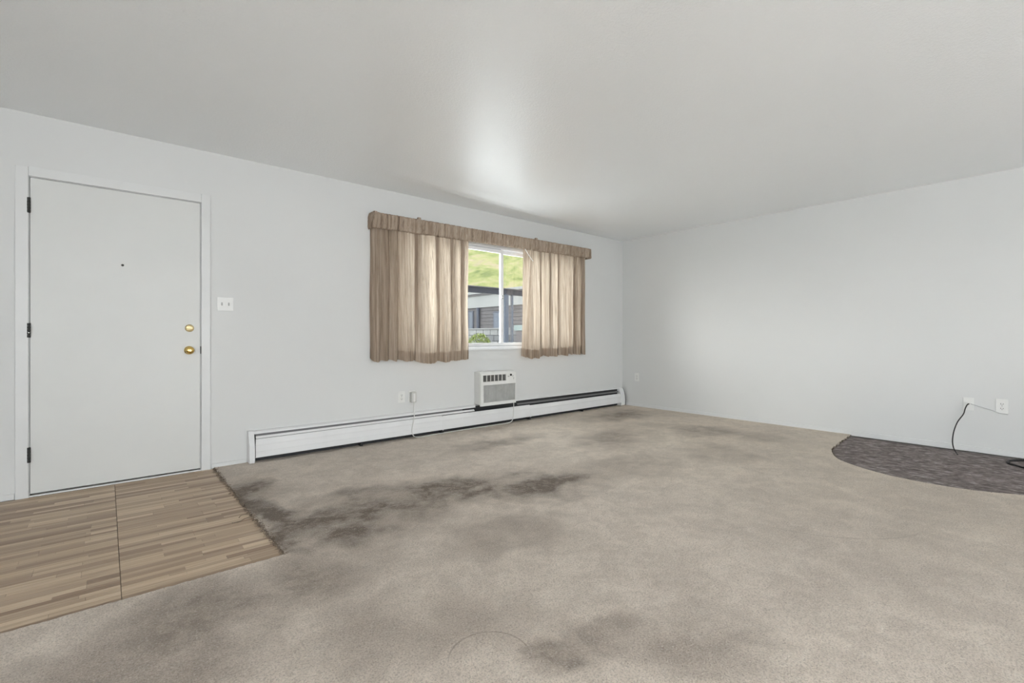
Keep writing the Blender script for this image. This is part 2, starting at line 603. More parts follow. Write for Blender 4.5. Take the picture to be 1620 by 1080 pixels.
# ------------------------------------------------------------------ entry door
d = thing('door_1', (0.09, DA, 0), 'white flush entry door with brass knob and deadbolt', 'door', kind='structure')
boxes('door_slab', [(-0.3675, 0.5475, DA - 0.006, DA + 0.036, 0.024, 2.047)], 'door_white', d, bev=0.0015)
bm = new()
for s in ((-0.434, -0.374, DA - 0.016, DA, 0.0, 2.112), (0.554, 0.613, DA - 0.016, DA, 0.0, 2.12), (-0.374, 0.554, DA - 0.016, DA, 2.054, 2.115)):
    box(bm, *s, bev=0.003)
obj('casing', bm, 'trim_white', d)
boxes('jamb', [(-0.374, -0.3705, DA, DA + T, 0, 2.054), (0.5505, 0.554, DA, DA + T, 0, 2.054), (-0.3705, 0.5505, DA, DA + T, 2.0505, 2.054)], 'trim_white', d)
boxes('gap_shade_sheet', [(-0.3705, 0.5505, DA + 0.04, DA + 0.06, 0.0, 2.0505)], 'gap_dark', d)  # dark sheet stands in for the shade in the gaps around the slab
bm = new()
box(bm, -0.3705, 0.5505, DA - 0.004, DA + 0.04, 0.0, 0.012, bev=0.002)
obj('threshold', bm, 'plate_white', d)
for k, (z0, z1) in enumerate(((1.819, 1.916), (1.023, 1.116), (0.227, 0.324))):
    bm = new()
    zs = [z0 + (z1 - z0) * i / 5 for i in range(6)]
    for a, b in zip(zs, zs[1:]):
        lathe(bm, [(0, 0.0005), (0.0075, 0.0005), (0.0085, 0.002), (0.0085, b - a - 0.002), (0.0075, b - a - 0.0005), (0, b - a - 0.0005)], (-0.3715, DA - 0.018, a), (0, 0, 1), 12)
    box(bm, -0.3745, -0.3685, DA - 0.014, DA + 0.02, z0 + 0.002, z1 - 0.002)
    hg = obj('hinge', bm, 'hinge_black', d)
    if k == 1:
        bm = new()
        lathe(bm, [(0, 0), (0.004, 0), (0.003, 0.003), (0, 0.0035)], (-0.3715, DA - 0.0255, z0 + 0.032), (0, -1, 0), 10)
        obj('screw', bm, 'pin_steel', hg)
# knob
bm = new()
lathe(bm, [(0, 0), (0.032, 0), (0.032, 0.003), (0.027, 0.008), (0.014, 0.010), (0.012, 0.024), (0.017, 0.032), (0.026, 0.040), (0.0285, 0.050), (0.026, 0.060), (0.018, 0.066), (0.0, 0.068)], (0.477, DA - 0.006, 0.926), (0, -1, 0), 28)
kn = obj('knob', bm, 'brass', d, True)
bm = new()
lathe(bm, [(0, 0), (0.0095, 0), (0.0095, 0.003), (0.0065, 0.004), (0, 0.004)], (0.477, DA - 0.0735, 0.926), (0, -1, 0), 18)
box(bm, 0.4755, 0.4785, DA - 0.083, DA - 0.076, 0.921, 0.931, bev=0.0006)
obj('lock_button', bm, 'brass_pale', kn)
bm = new()
lathe(bm, [(0, 0), (0.0285, 0), (0.0285, 0.006), (0.026, 0.014), (0.021, 0.017), (0, 0.018)], (0.479, DA - 0.006, 1.093), (0, -1, 0), 28)
db = obj('deadbolt', bm, 'brass_pale', d, True)
bm = new()
box(bm, 0.459, 0.499, DA - 0.04, DA - 0.022, 1.087, 1.099, bev=0.004)
obj('thumb_turn', bm, 'brass_pale', db)
bm = new()
lathe(bm, [(0.0055, 0), (0.008, 0), (0.008, 0.003), (0.0055, 0.004), (0.0050, 0.001), (0, 0.001)], (0.089, DA - 0.006, 1.53), (0, -1, 0), 20)
obj('peephole', bm, 'hinge_black', d)
boxes('strike_plate', [(0.5482, 0.5525, DA - 0.010, DA + 0.01, 0.898, 0.955)], 'hinge_black', d)

# ------------------------------------------------------------------ entry floor of narrow wood strips
random.seed(11)
EY0, EY1 = 2.372, DA
cols = [(-0.62, 0.0464), (0.0478, 0.636)]
strip_meshes = {}


def strip_mesh(L, Wd):
    key = (round(L, 4), round(Wd, 3))
    if key not in strip_meshes:
        bm = new()
        box(bm, 0, key[0] - 0.0008, 0, key[1] - 0.0008, 0, 0.0025, bev=0.0004, seg=1)
        bmesh.ops.recalc_face_normals(bm, faces=bm.faces[:])
        me = bpy.data.meshes.new('wood_strip')
        bm.to_mesh(me)
        bm.free()
        me.materials.append(MAT['wood_strip'])
        strip_meshes[key] = me
    return strip_meshes[key], key


nstrip = 0
for ci, (cx0, cx1) in enumerate(cols):
    panel = boxes('floor_panel', [(cx0, cx1, EY0, EY1 - 0.006, -0.012, 0.0025)], 'floor_base', floor)
    y = EY0
    ws = []
    while y < EY1 - 0.03:
        wd = random.choice((0.024, 0.03, 0.03, 0.036, 0.045))
        if y + wd > EY1 - 0.008:
            break
        x = cx0
        vis0 = -0.2 - (y - EY0) * 0.18 - 0.1
        while x < cx1 - 0.02:
            L = random.choice((0.16, 0.22, 0.3, 0.38, 0.46, 0.56))
            if cx1 - (x + L) < 0.09:
                L = cx1 - x
            L = round(L, 2) if L < cx1 - x - 0.001 else cx1 - x
            if L < 0.02:
                break
            if x + L > -0.62:
                me, key = strip_mesh(L, wd)
                o = bpy.data.objects.new('wood_strip', me)
                o.location = (x, y, 0.0025)
                C.objects.link(o)
                o.parent = panel
                nstrip += 1
            x += L
        y += wd
bm = new()
box(bm, XL, -0.625, EY0, EY1 - 0.006, -0.012, 0.005)
obj('floor_board', bm, 'floor_base', floor)

# ------------------------------------------------------------------ carpet
random.seed(5)
HEARTH = [(5.863, 1.435), (5.45, 1.41), (5.15, 1.385), (4.98, 1.362), (4.82, 1.31), (4.68, 1.25), (4.57, 1.17), (4.46, 1.035), (4.40, 0.93), (4.355, 0.80), (4.335, 0.66), (4.335, 0.52),
          (4.37, 0.36), (4.44, 0.22), (4.55, 0.06), (4.66, -0.03), (4.80, -0.10), (4.98, -0.15), (5.4, -0.2), (5.863, -0.23)]


def catmull(P, sub):
    out = []
    for i in range(len(P) - 1):
        p0, p1, p2, p3 = [Vector(P[k] + (0,)) for k in (max(i - 1, 0), i, i + 1, min(i + 2, len(P) - 1))]
        for k in range(sub):
            t = k / sub
            v = 0.5 * ((2 * p1) + (p2 - p0) * t + (2 * p0 - 5 * p1 + 4 * p2 - p3) * t * t + (3 * p1 - p0 - 3 * p2 + p3) * t ** 3)
            out.append((v.x, v.y))
    out.append(P[-1])
    return out


hearth = catmull(HEARTH, 6)
CZ = 0.013
edge = []
edge += [(XL, YF), (DB - 0.012, YF), (DB - 0.012, -0.23)]
edge += [(x + random.uniform(-0.003, 0.003), y + random.uniform(-0.003, 0.003)) for x, y in hearth[::-1][1:-1]]
edge += [(DB - 0.012, 1.435), (DB - 0.012, DA - 0.003), (0.645, DA - 0.003)]
y = DA - 0.02
while y > EY0 + 0.01:
    jit = 0.012 if 2.9 < y < 3.5 else 0.005
    edge.append((0.640 + random.uniform(-jit, jit * 0.5), y))
    y -= 0.012
x = 0.64
edge.append((0.638, EY0))
while x > XL + 0.05:
    x -= 0.015
    edge.append((x, EY0 + random.uniform(-0.003, 0.003)))
edge.append((XL, EY0))
bm = new()
vt = [bm.verts.new((x, y, CZ)) for x, y in edge]
bm.faces.new(vt)
geom = bmesh.ops.extrude_face_region(bm, geom=bm.faces[:])
for v in geom['geom']:
    if isinstance(v, bmesh.types.BMVert):
        v.co.z = -0.0115
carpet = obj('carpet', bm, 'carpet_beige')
tag(carpet, 'worn beige wall-to-wall carpet with dark traffic stains', 'carpet')
# frayed, dirty pile along the entry boards
bm = new()
random.seed(8)
for k in range(1300):
    y = EY0 + (DA - 0.02 - EY0) * random.random()
    x = 0.640 + random.gauss(0.002, 0.009)
    a = random.uniform(math.pi * 0.5, math.pi * 1.5)
    L = random.uniform(0.006, 0.017)
    p = Vector((x, y, random.uniform(0.005, 0.013)))
    tube(bm, [p, p + Vector((math.cos(a) * L * 0.6, math.sin(a) * L * 0.6, random.uniform(-0.002, 0.006))), p + Vector((math.cos(a) * L, math.sin(a) * L, random.uniform(-0.003, 0.003)))], 0.0014, 3, 1)
fr_ = obj('frayed_edge', bm, 'carpet_dirty', carpet)
fr_['kind'] = 'stuff'
fr_['label'] = 'dark dirty frayed pile at the carpet edge'
for pts in ([(0.645, 2.98, 0.012), (0.60, 2.985, 0.012), (0.56, 2.965, 0.009), (0.525, 2.97, 0.008)], [(0.64, 2.90, 0.012), (0.625, 2.86, 0.012), (0.63, 2.80, 0.008)], [(0.64, 3.03, 0.012), (0.59, 3.05, 0.013), (0.57, 3.03, 0.008)]):
    bm = new()
    tube(bm, pts, 0.0022, 5, 5)
    obj('loose_thread', bm, 'carpet_dirty', carpet, True)
# bits of nap curling over the cut at the hearth opening
bm = new()
for k in range(2200):
    i = random.randrange(len(hearth) - 1)
    t = random.random()
    x = hearth[i][0] * (1 - t) + hearth[i + 1][0] * t
    y = hearth[i][1] * (1 - t) + hearth[i + 1][1] * t
    a = random.uniform(0, 2 * math.pi)
    L = random.uniform(0.006, 0.014)
    p = Vector((x, y, random.uniform(-0.008, 0.010)))
    tube(bm, [p, p + Vector((math.cos(a) * L, math.sin(a) * L, random.uniform(-0.002, 0.006)))], 0.0014, 3, 1)
fe = obj('cut_edge', bm, 'carpet_backing', carpet)
fe['kind'] = 'stuff'
fe['label'] = 'dark raw cut edge of the carpet'

# dark patch inside the cut
bm = new()
vt = [bm.verts.new((x + (0.004 if x < 5.8 else 0), y, -0.008)) for x, y in hearth]
bm.faces.new(vt)
geom = bmesh.ops.extrude_face_region(bm, geom=bm.faces[:])
for v in geom['geom']:
    if isinstance(v, bmesh.types.BMVert):
        v.co.z = -0.0115
patch = obj('floor_patch', bm, 'patch_dark')
tag(patch, 'dark grey-brown mottled floor patch in the rounded carpet cutout by the right wall', 'floor patch')
for xx, y0, y1 in ((5.28, -0.16, 1.37), (4.83, -0.08, 1.29)):
    bm = new()
    tube(bm, [(xx + random.uniform(-0.01, 0.01), y0 + (y1 - y0) * i / 12, -0.0075) for i in range(13)], 0.003, 6, 3)
    obj('seam', bm, 'patch_dark', patch, True)

# ------------------------------------------------------------------ window
wn = thing('window_1', ((WX0 + WX1) / 2, DA, WZ0), 'white aluminium sliding window between the taupe curtains', 'window', kind='structure')
y0, y1 = DA + 0.028, DA + 0.105
bm = new()
box(bm, WX0, WX1, y0, y1, WZ1 - 0.052, WZ1, bev=0.002)
box(bm, WX0, WX1, y0, y1, WZ0, WZ0 + 0.03, bev=0.002)
box(bm, WX0, WX0 + 0.04, y0, y1, WZ0 + 0.03, WZ1 - 0.052, bev=0.002)
box(bm, WX1 - 0.04, WX1, y0, y1, WZ0 + 0.03, WZ1 - 0.052, bev=0.002)
obj('window_frame', bm, 'window_white', wn)
boxes('track', [(WX0 + 0.04, WX1 - 0.04, y0 + 0.004, y0 + 0.008, WZ0 + 0.03, WZ0 + 0.038), (WX0 + 0.04, WX1 - 0.04, y0 + 0.036, y0 + 0.040, WZ0 + 0.03, WZ0 + 0.038),
                (WX0 + 0.04, 3.55, y0 + 0.002, y0 + 0.005, WZ1 - 0.06, WZ1 - 0.052)], 'window_track', wn)
bm = new()
box(bm, WX0 - 0.005, WX1 + 0.005, DA - 0.012, DA + 0.03, WZ0 - 0.016, WZ0 + 0.001, bev=0.003)
obj('window_sill', bm, 'trim_white', wn)


def sash(name, xa, xb, yc, sl, sr):
    z0, z1 = WZ0 + 0.032, WZ1 - 0.056
    bm = new()
    box(bm, xa, xb, yc - 0.012, yc + 0.012, z0, z0 + 0.038, bev=0.002)
    box(bm, xa, xb, yc - 0.012, yc + 0.012, z1 - 0.042, z1, bev=0.002)
    box(bm, xa, xa + sl, yc - 0.012, yc + 0.012, z0 + 0.038, z1 - 0.042, bev=0.002)
    box(bm, xb - sr, xb, yc - 0.012, yc + 0.012, z0 + 0.038, z1 - 0.042, bev=0.002)
    s = obj(name, bm, 'window_white', wn)
    boxes('pane', [(xa + sl - 0.004, xb - sr + 0.004, yc - 0.002, yc + 0.002, z0 + 0.034, z1 - 0.038)], 'glass', s)
    return s


s1 = sash('sliding_sash', WX0 + 0.042, 3.592, DA + 0.048, 0.04, 0.042)
s2 = sash('fixed_sash', 3.575, WX1 - 0.042, DA + 0.080, 0.045, 0.04)
bm = new()
box(bm, 3.553, 3.585, DA + 0.018, DA + 0.036, 1.475, 1.515, bev=0.004)
box(bm, 3.56, 3.578, DA + 0.006, DA + 0.02, 1.488, 1.50, bev=0.003)
obj('latch', bm, 'toggle_grey', s1)

# ------------------------------------------------------------------ curtains and valance


def smooth_profile(pts, n):
    """resample (x, off) by arc length with catmull-rom"""
    P = catmull(pts, 10)
    L = [0]
    for a, b in zip(P, P[1:]):
        L.append(L[-1] + math.hypot(b[0] - a[0], b[1] - a[1]))
    out = []
    j = 0
    for i in range(n + 1):
        s = L[-1] * i / n
        while j < len(L) - 2 and L[j + 1] < s:
            j += 1
        t = (s - L[j]) / max(1e-9, L[j + 1] - L[j])
        out.append((P[j][0] * (1 - t) + P[j + 1][0] * t, P[j][1] * (1 - t) + P[j + 1][1] * t))
    return out


def curtain(name, prof, ztop, zbot, label, seed, xshift):
    rnd = random.Random(seed)
    n, nv = 560, 46
    pr = smooth_profile(prof, n)
    mean = sum(p[1] for p in pr) / len(pr)
    x0, x1 = pr[0][0], pr[-1][0]

    def pos(i, t, extra=0.0):
        x, off = pr[i]
        amp = 0.42 + 0.58 * min(1.0, t * 1.5) ** 0.8
        e = min(1.0, 8 * min(i, n - i) / n)
        o = 0.072 + (off - 0.072) * amp if e >= 1 else 0.072 * 0 + off * (1 - e) + (0.072 + (off - 0.072) * amp) * e
        u = i / n
        # gathers that start at the heading and fan out, and soft sagging drapes
        o += 0.006 * math.sin(u * 95 + 3 * math.sin(u * 17 + seed)) * max(0.0, 1 - t * 1.8)
        ph = (x - x0) * 62 + 5.0 * noise.noise(Vector((u * 6.0, t * 0.5, seed * 2.3)))
        cr_ = 1 - abs(math.sin(ph))
        o -= 0.022 * cr_ ** 3 * (0.45 + 0.55 * noise.noise(Vector((u * 9.0, t * 0.8 + 3, seed))))
        o += 0.010 * (noise.noise(Vector((u * 14, t * 2.4 + u * 5, seed * 3.1)))) * (0.4 + t)
        o += 0.004 * noise.noise(Vector((u * 46, t * 3.0, seed * 7.7)))
        x += 0.010 * noise.noise(Vector((u * 8, t * 2.0, seed * 1.7))) + xshift(u, t)
        o = max(0.012, o) + extra
        z = ztop(u) * (1 - t) + (zbot(u) + 0.006 * noise.noise(Vector((u * 20, 3.3, seed)))) * t
        z -= 0.42 * (o - 0.075) * t ** 3
        return (x, DA - o, z)

    bm = new()
    g = [[bm.verts.new(pos(i, j / nv)) for j in range(nv + 1)] for i in range(n + 1)]
    for i in range(n):
        for j in range(nv):
            bm.faces.new((g[i][j], g[i + 1][j], g[i + 1][j + 1], g[i][j + 1]))
    c = obj(name, bm, 'curtain_cloth', None, True)
    tag(c, label, 'curtain', 'curtains at the window')
    bm = new()
    t0 = 0.925
    g = [[bm.verts.new(pos(i, t0 + (1 - t0) * j / 4, -0.0035)) for j in range(5)] for i in range(n + 1)]
    for i in range(n):
        for j in range(4):
            bm.faces.new((g[i][j], g[i + 1][j], g[i + 1][j + 1], g[i][j + 1]))
    h = obj('hem', bm, 'curtain_cloth', c, True)
    h['label'] = 'doubled hem at the foot of the curtain'
    return c


LP = [(1.905, .01), (1.912, .06), (1.95, .09), (2.0, .055), (2.05, .09), (2.09, .05), (2.14, .095), (2.175, .05), (2.19, .06), (2.24, .105), (2.32, .085),
      (2.40, .05), (2.405, .065), (2.355, .078), (2.352, .10), (2.42, .14), (2.50, .15), (2.57, .125), (2.625, .06), (2.63, .075), (2.578, .088), (2.575, .10), (2.64, .118), (2.665, .14), (2.73, .13),
      (2.80, .055), (2.805, .07), (2.762, .082), (2.76, .095), (2.83, .112), (2.885, .09), (2.94, .06), (2.945, .07), (2.905, .08), (2.903, .09), (2.96, .088), (3.0, .075)]
RP = [(3.788, .075), (3.826, .115), (3.855, .095), (3.90, .14), (3.96, .12), (4.0, .137), (4.05, .12), (4.10, .05), (4.105, .065), (4.06, .078), (4.058, .09), (4.12, .08), (4.17, .06), (4.216, .105), (4.27, .06), (4.275, .072), (4.245, .083),
      (4.244, .093), (4.31, .10), (4.36, .118), (4.42, .06), (4.425, .072), (4.40, .082), (4.398, .09), (4.46, .10), (4.531, .125), (4.60, .08), (4.65, .105), (4.74, .05), (4.745, .06), (4.71, .072), (4.708, .085),
      (4.77, .095), (4.82, .10), (4.88, .05), (4.90, .06), (4.875, .075), (4.93, .085), (4.96, .06), (4.985, .015)]
curtain('curtain', LP, lambda u: 2.10 + 0.02 * u, lambda u: 0.795 - 0.012 * u, 'wide taupe streaked curtain hanging on the left of the window', 2.0, lambda u, t: 0.0)
cr = curtain('curtain', RP, lambda u: 2.115 + 0.012 * u, lambda u: 0.79 - 0.01 * math.sin(u * 7), 'narrower taupe streaked curtain hanging on the right of the window', 5.0,
             lambda u, t: (1 - min(1, u * 6)) * (-0.02 * t + 0.02))
bm = new()
tube(bm, [(3.80, DA - 0.112, 2.085), (3.84, DA - 0.118, 2.03), (3.90, DA - 0.130, 1.955), (3.92, DA - 0.132, 1.94)], 0.0045, 6, 5)
pc = obj('lining_fold', bm, 'plate_white', cr, True)
pc['label'] = 'white turned-over edge near the top of the curtain'


def valance():
    X0, X1 = 1.893, 5.027
    rnd = random.Random(3)

    def zt(x): return 2.198 + 0.026 * (x - X0) / (X1 - X0)

    def zb(x): return 2.047 + 0.042 * (x - X0) / (X1 - X0)
    # outline in plan: wall -> front -> wall
    plan = []
    D = 0.118
    for i in range(12):
        plan.append((X0, D * i / 12, (-1, 0)))
    nx = 1100
    for i in range(nx + 1):
        x = X0 + (X1 - X0) * i / nx
        plan.append((x, D, (0, -1)))
    for i in range(12):
        plan.append((X1, D * (11 - i) / 12, (1, 0)))
    nz = 12
    bm = new()
    g = []
    for k, (x, off, nrm) in enumerate(plan):
        s = k * (X1 - X0) / nx
        col = []
        for j in range(nz + 1):
            t = j / nz
            ruff = 0.007 * noise.noise(Vector((s * 22 + 0.9 * t, t * 0.7, 1.0))) + 0.007 * noise.noise(Vector((s * 58 + 1.5 * t, t * 1.1, 5.0))) - 0.020 * max(0.0, 1 - 4.5 * abs(noise.noise(Vector((s * 27 + 0.4 * t, t * 0.35, 9.0)))))
            puff = 0.010 * (1 - (2 * t - 1) ** 4)
            e = ruff * (0.5 + 0.5 * math.sin(math.pi * min(1, max(0, t)))) + puff
            z = zt(x) + (zb(x) - zt(x)) * t + 0.004 * noise.noise(Vector((s * 40, t * 2, 2.0)))
            o = off + e * (-nrm[1])
            xx = x + e * nrm[0]
            if j in (0, nz):
                o -= 0.008 * (-nrm[1])
            col.append(bm.verts.new((xx, DA - max(0.001, o), z)))
        # turn over the top and bottom toward the board
        col.insert(0, bm.verts.new((x - nrm[0] * 0.02, DA - max(0.001, off - 0.05 * (-nrm[1])), zt(x) - 0.004)))
        col.append(bm.verts.new((x - nrm[0] * 0.02, DA - max(0.001, off - 0.04 * (-nrm[1])), zb(x) + 0.006)))
        g.append(col)
    for a, b in zip(g, g[1:]):
        for j in range(len(a) - 1):
            bm.faces.new((a[j], b[j], b[j + 1], a[j + 1]))
    v = obj('valance', bm, 'valance_cloth', None, True)
    tag(v, 'gathered taupe fabric valance running along the top of the window', 'valance')
    bm = new()
    box(bm, X0 + 0.015, X1 - 0.015, DA - 0.10, DA - 0.0005, 2.17, 2.188)
    b = obj('mounting_board', bm, 'valance_cloth', v)
    for bx in (2.385, 4.0, X0 + 0.03):
        bm = new()
        box(bm, bx - 0.022, bx + 0.012, DA - 0.118, DA - 0.09, zt(bx) - 0.012, zt(bx) + (0.018 if bx > 2 else 0.008), bev=0.006)
        obj('bracket', bm, 'valance_cloth', v)


valance()

# ------------------------------------------------------------------ baseboard heater
HX0, HX1 = 0.868, 5.835
ht = thing('baseboard_heater', ((HX0 + HX1) / 2, DA, 0), 'long white baseboard heater running along the wall below the window', 'heater')
boxes('back_plate', [(HX0 + 0.01, HX1 - 0.01, DA - 0.004, DA - 0.0005, 0.016, 0.262)], 'heater_white', ht)
bm = new()
prism_x(bm, [(DA - 0.004, 0.262), (DA - 0.030, 0.262), (DA - 0.046, 0.250), (DA - 0.048, 0.240), (DA - 0.044, 0.240), (DA - 0.042, 0.248), (DA - 0.029, 0.257), (DA - 0.004, 0.257)], HX0 + 0.03, 3.12)
prism_x(bm, [(DA - 0.004, 0.262), (DA - 0.028, 0.262), (DA - 0.034, 0.258), (DA - 0.034, 0.255), (DA - 0.028, 0.258), (DA - 0.004, 0.258)], 3.12, HX1 - 0.06)
obj('top_hood', bm, 'heater_white', ht)
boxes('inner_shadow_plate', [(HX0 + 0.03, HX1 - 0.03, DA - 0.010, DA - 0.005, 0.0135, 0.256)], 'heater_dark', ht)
bm = new()
lathe(bm, [(0.011, 0), (0.011, HX1 - HX0 - 0.12)], (HX0 + 0.06, DA - 0.034, 0.105), (1, 0, 0), 12)
fins = obj('heating_pipe', bm, 'heater_fin', ht, True)
bm = new()
x = HX0 + 0.1
while x < HX1 - 0.15:
    box(bm, x, x + 0.0012, DA - 0.054, DA - 0.014, 0.078, 0.135)
    x += 0.012
fo = obj('fins', bm, 'heater_fin', ht)
fo['kind'] = 'stuff'
FR = [(0.060, 0.2005), (0.064, 0.199), (0.0765, 0.160), (0.0775, 0.154), (0.0765, 0.150), (0.0800, 0.108), (0.0810, 0.104), (0.0800, 0.100), (0.0805, 0.056), (0.077, 0.053), (0.074, 0.056)]


def front(xa, xb, dz=0.0):
    outer = [(DA - o, z + (dz if z > 0.1 else 0)) for o, z in FR]
    inner = [(y + 0.0016, z - 0.0004) for y, z in outer][::-1]
    bm = new()
    prism_x(bm, outer + inner, xa, xb)
    return obj('front_panel', bm, 'heater_white', ht)


front(HX0 + 0.046, 2.676)
front(2.681, 3.925, -0.004)
front(3.93, HX1 - 0.095, -0.012)
bm = new()
prism_x(bm, [(DA - 0.036, 0.246), (DA - 0.044, 0.190), (DA - 0.042, 0.190), (DA - 0.034, 0.246)], HX0 + 0.046, 2.95)
obj('damper', bm, 'heater_fin', ht)
# damper flap, part closed along the middle run
bm = new()
prism_x(bm, [(DA - 0.047, 0.222), (DA - 0.060, 0.205), (DA - 0.058, 0.203), (DA - 0.045, 0.220)], HX0 + 0.052, 3.10)
obj('damper', bm, 'heater_white', ht)
bm = new()
prism_x(bm, [(DA - 0.030, 0.226), (DA - 0.040, 0.206), (DA - 0.038, 0.205), (DA - 0.028, 0.225)], 3.75, HX1 - 0.10)
obj('damper', bm, 'heater_fin', ht)
CAP = [(0.0, 0.014), (0.078, 0.014), (0.0825, 0.03), (0.083, 0.10), (0.080, 0.155), (0.068, 0.200), (0.050, 0.245), (0.040, 0.262), (0.030, 0.266), (0.0, 0.266)]
for nm, xa, xb in (('end_cap', HX0, HX0 + 0.04), ('end_cap', HX1 - 0.095, HX1)):
    bm = new()
    prism_x(bm, [(DA - o - (0.0005 if o == 0 else 0), z) for o, z in CAP], xa, xb)
    bmesh.ops.bevel(bm, geom=[e for e in bm.edges if abs(e.verts[0].co.x - e.verts[1].co.x) < 1e-6 and abs(e.calc_length()) > 0.004], offset=0.002, segments=1, affect='EDGES')
    obj(nm, bm, 'heater_white', ht)
bm = new()
prism_x(bm, [(DA - o * 1.04 - 0.0005, z) for o, z in CAP], HX1, HX1 + 0.004)
obj('end_gap_shade', bm, 'heater_dark', ht)  # dark strip added as the shade of the gap beside the right wall
boxes('slot_end', [(HX0 + 0.04, HX0 + 0.0455, DA - 0.0785, DA - 0.03, 0.165, 0.236)], 'heater_dark', ht)
for fx in (2.678, 3.9275):
    bm = new()
    prism_x(bm, [(DA - 0.066, 0.19), (DA - 0.079, 0.15), (DA - 0.082, 0.1), (DA - 0.082, 0.048), (DA - 0.08, 0.048), (DA - 0.078, 0.15), (DA - 0.064, 0.188)], fx - 0.006, fx + 0.004)
    obj('joint_strip', bm, 'heater_white', ht)
for fx in (1.8, 2.68, 3.93, 4.9):
    boxes('foot', [(fx - 0.01, fx + 0.01, DA - 0.07, DA - 0.01, 0.0135, 0.04)], 'heater_dark', ht)

# ------------------------------------------------------------------ through-wall air conditioner
ac = thing('air_conditioner', (3.39, DA, 0.25), 'white wall air conditioner under the window with grey intake grille', 'air conditioner')
AX0, AX1, AZ0, AZ1, AY = 3.136, 3.648, 0.268, 0.632, DA - 0.128
bm = new()
box(bm, AX0, AX1, DA - 0.104, DA - 0.0005, AZ0 + 0.002, AZ1, bev=0.006)
obj('sleeve', bm, 'ac_case', ac)
bm = new()
fz1 = 0.614
# bezel built around two openings
vx0, vx1, vz0, vz1 = 3.166, 3.497, 0.523, 0.596    # air vent
ix0, ix1, iz0, iz1 = 3.172, 3.638, 0.292, 0.485    # intake
ya, yb = AY, DA - 0.104
for s in ((AX0, AX1, ya, yb, AZ0 - 0.012, iz0), (AX0, ix0, ya, yb, iz0, iz1), (ix1, AX1, ya, yb, iz0, iz1), (AX0, AX1, ya, yb, iz1, vz0),
          (AX0, vx0, ya, yb, vz0, vz1), (vx1, AX1, ya, yb, vz0, vz1), (AX0, AX1, ya, yb, vz1, fz1)):
    box(bm, *s)
bmesh.ops.remove_doubles(bm, verts=bm.verts[:], dist=0.0001)
obj('front_panel', bm, 'ac_front', ac)
boxes('vent_cavity', [(vx0, vx1, DA - 0.108, DA - 0.105, vz0, vz1)], 'slot_dark', ac)
bm = new()
for k in range(6):
    zc = vz0 + (k + 0.5) * (vz1 - vz0) / 6
    prism_x(bm, [(AY + 0.004, zc - 0.0035), (AY + 0.016, zc + 0.001), (AY + 0.016, zc + 0.0025), (AY + 0.004, zc - 0.002)], vx0, vx1)
obj('vent_louvers', bm, 'ac_vent', ac)
for k in range(1, 6):
    xc = vx0 + (vx1 - vx0) * k / 6
    boxes('vent_divider', [(xc - 0.0035, xc + 0.0035, AY + 0.002, AY + 0.012, vz0, vz1)], 'ac_front', ac)
boxes('intake_back', [(ix0, ix1, AY + 0.012, AY + 0.016, iz0, iz1)], 'ac_grille', ac)
bm = new()
nsl = 24
for k in range(nsl):
    zc = iz0 + (k + 0.5) * (iz1 - iz0) / nsl
    prism_x(bm, [(AY + 0.002, zc - 0.0022), (AY + 0.011, zc + 0.0006), (AY + 0.011, zc + 0.0026), (AY + 0.002, zc + 0.0002)], ix0, ix1)
for k in range(1, 12):
    xc = ix0 + (ix1 - ix0) * k / 12
    box(bm, xc - 0.001, xc + 0.001, AY + 0.004, AY + 0.011, iz0, iz1)
obj('intake_grille', bm, 'ac_grille', ac)
bm = new()
box(bm, 3.512, 3.628, AY - 0.0015, AY + 0.001, 0.560, 0.600, bev=0.0005)
cp = obj('control_panel', bm, 'plate_white', ac)
bm = new()
lathe(bm, [(0, 0), (0.0125, 0), (0.0115, 0.010), (0, 0.011)], (3.566, AY - 0.0015, 0.585), (0, -1, 0), 18)
obj('control_dial', bm, 'slot_dark', cp)
boxes('control_button', [(3.520, 3.546, AY - 0.004, AY - 0.001, 0.564, 0.574)], 'toggle_grey', cp)
boxes('control_button', [(3.588, 3.606, AY - 0.004, AY - 0.001, 0.566, 0.576)], 'toggle_grey', cp)
boxes('badge', [(3.600, 3.622, AY - 0.002, AY + 0.001, 0.547, 0.552), (3.609, 3.614, AY - 0.002, AY + 0.001, 0.530, 0.547)], 'toggle_grey', ac)
boxes('top_seam', [(AX0 + 0.01, AX0 + 0.14, DA - 0.09, DA - 0.086, AZ1 - 0.001, AZ1 + 0.001)], 'ac_grille', ac)
bm = new()
cpts = [(2.354, DA - 0.052, 0.372), (2.354, 4.253, 0.311), (2.344, 4.233, 0.232), (2.322, 4.213, 0.174), (2.306, 4.208, 0.102), (2.313, 4.207, 0.057), (2.335, 4.207, 0.032), (2.389, 4.209, 0.019), (2.512, 4.222, 0.0185), (2.663, 4.228, 0.0185),
        (2.985, 4.232, 0.0185), (3.245, 4.228, 0.0185), (3.466, 4.222, 0.019), (3.575, 4.206, 0.027), (3.616, 4.196, 0.061), (3.622, 4.188, 0.156), (3.622, 4.186, 0.262)]
tube(bm, cpts, 0.0042, 8, 6)
cord = obj('power_cord', bm, 'cord_white', ac, True)
bm = new()
box(bm, 2.327, 2.382, DA - 0.052, DA - 0.0065, 0.365, 0.470, bev=0.008)
pg = obj('plug', bm, 'plug_grey', cord)
pg['label'] = 'grey boxy safety plug'
boxes('plug_face', [(2.345, 2.366, DA - 0.0545, DA - 0.0505, 0.375, 0.455)], 'plate_white', cord)

# ------------------------------------------------------------------ wall plates


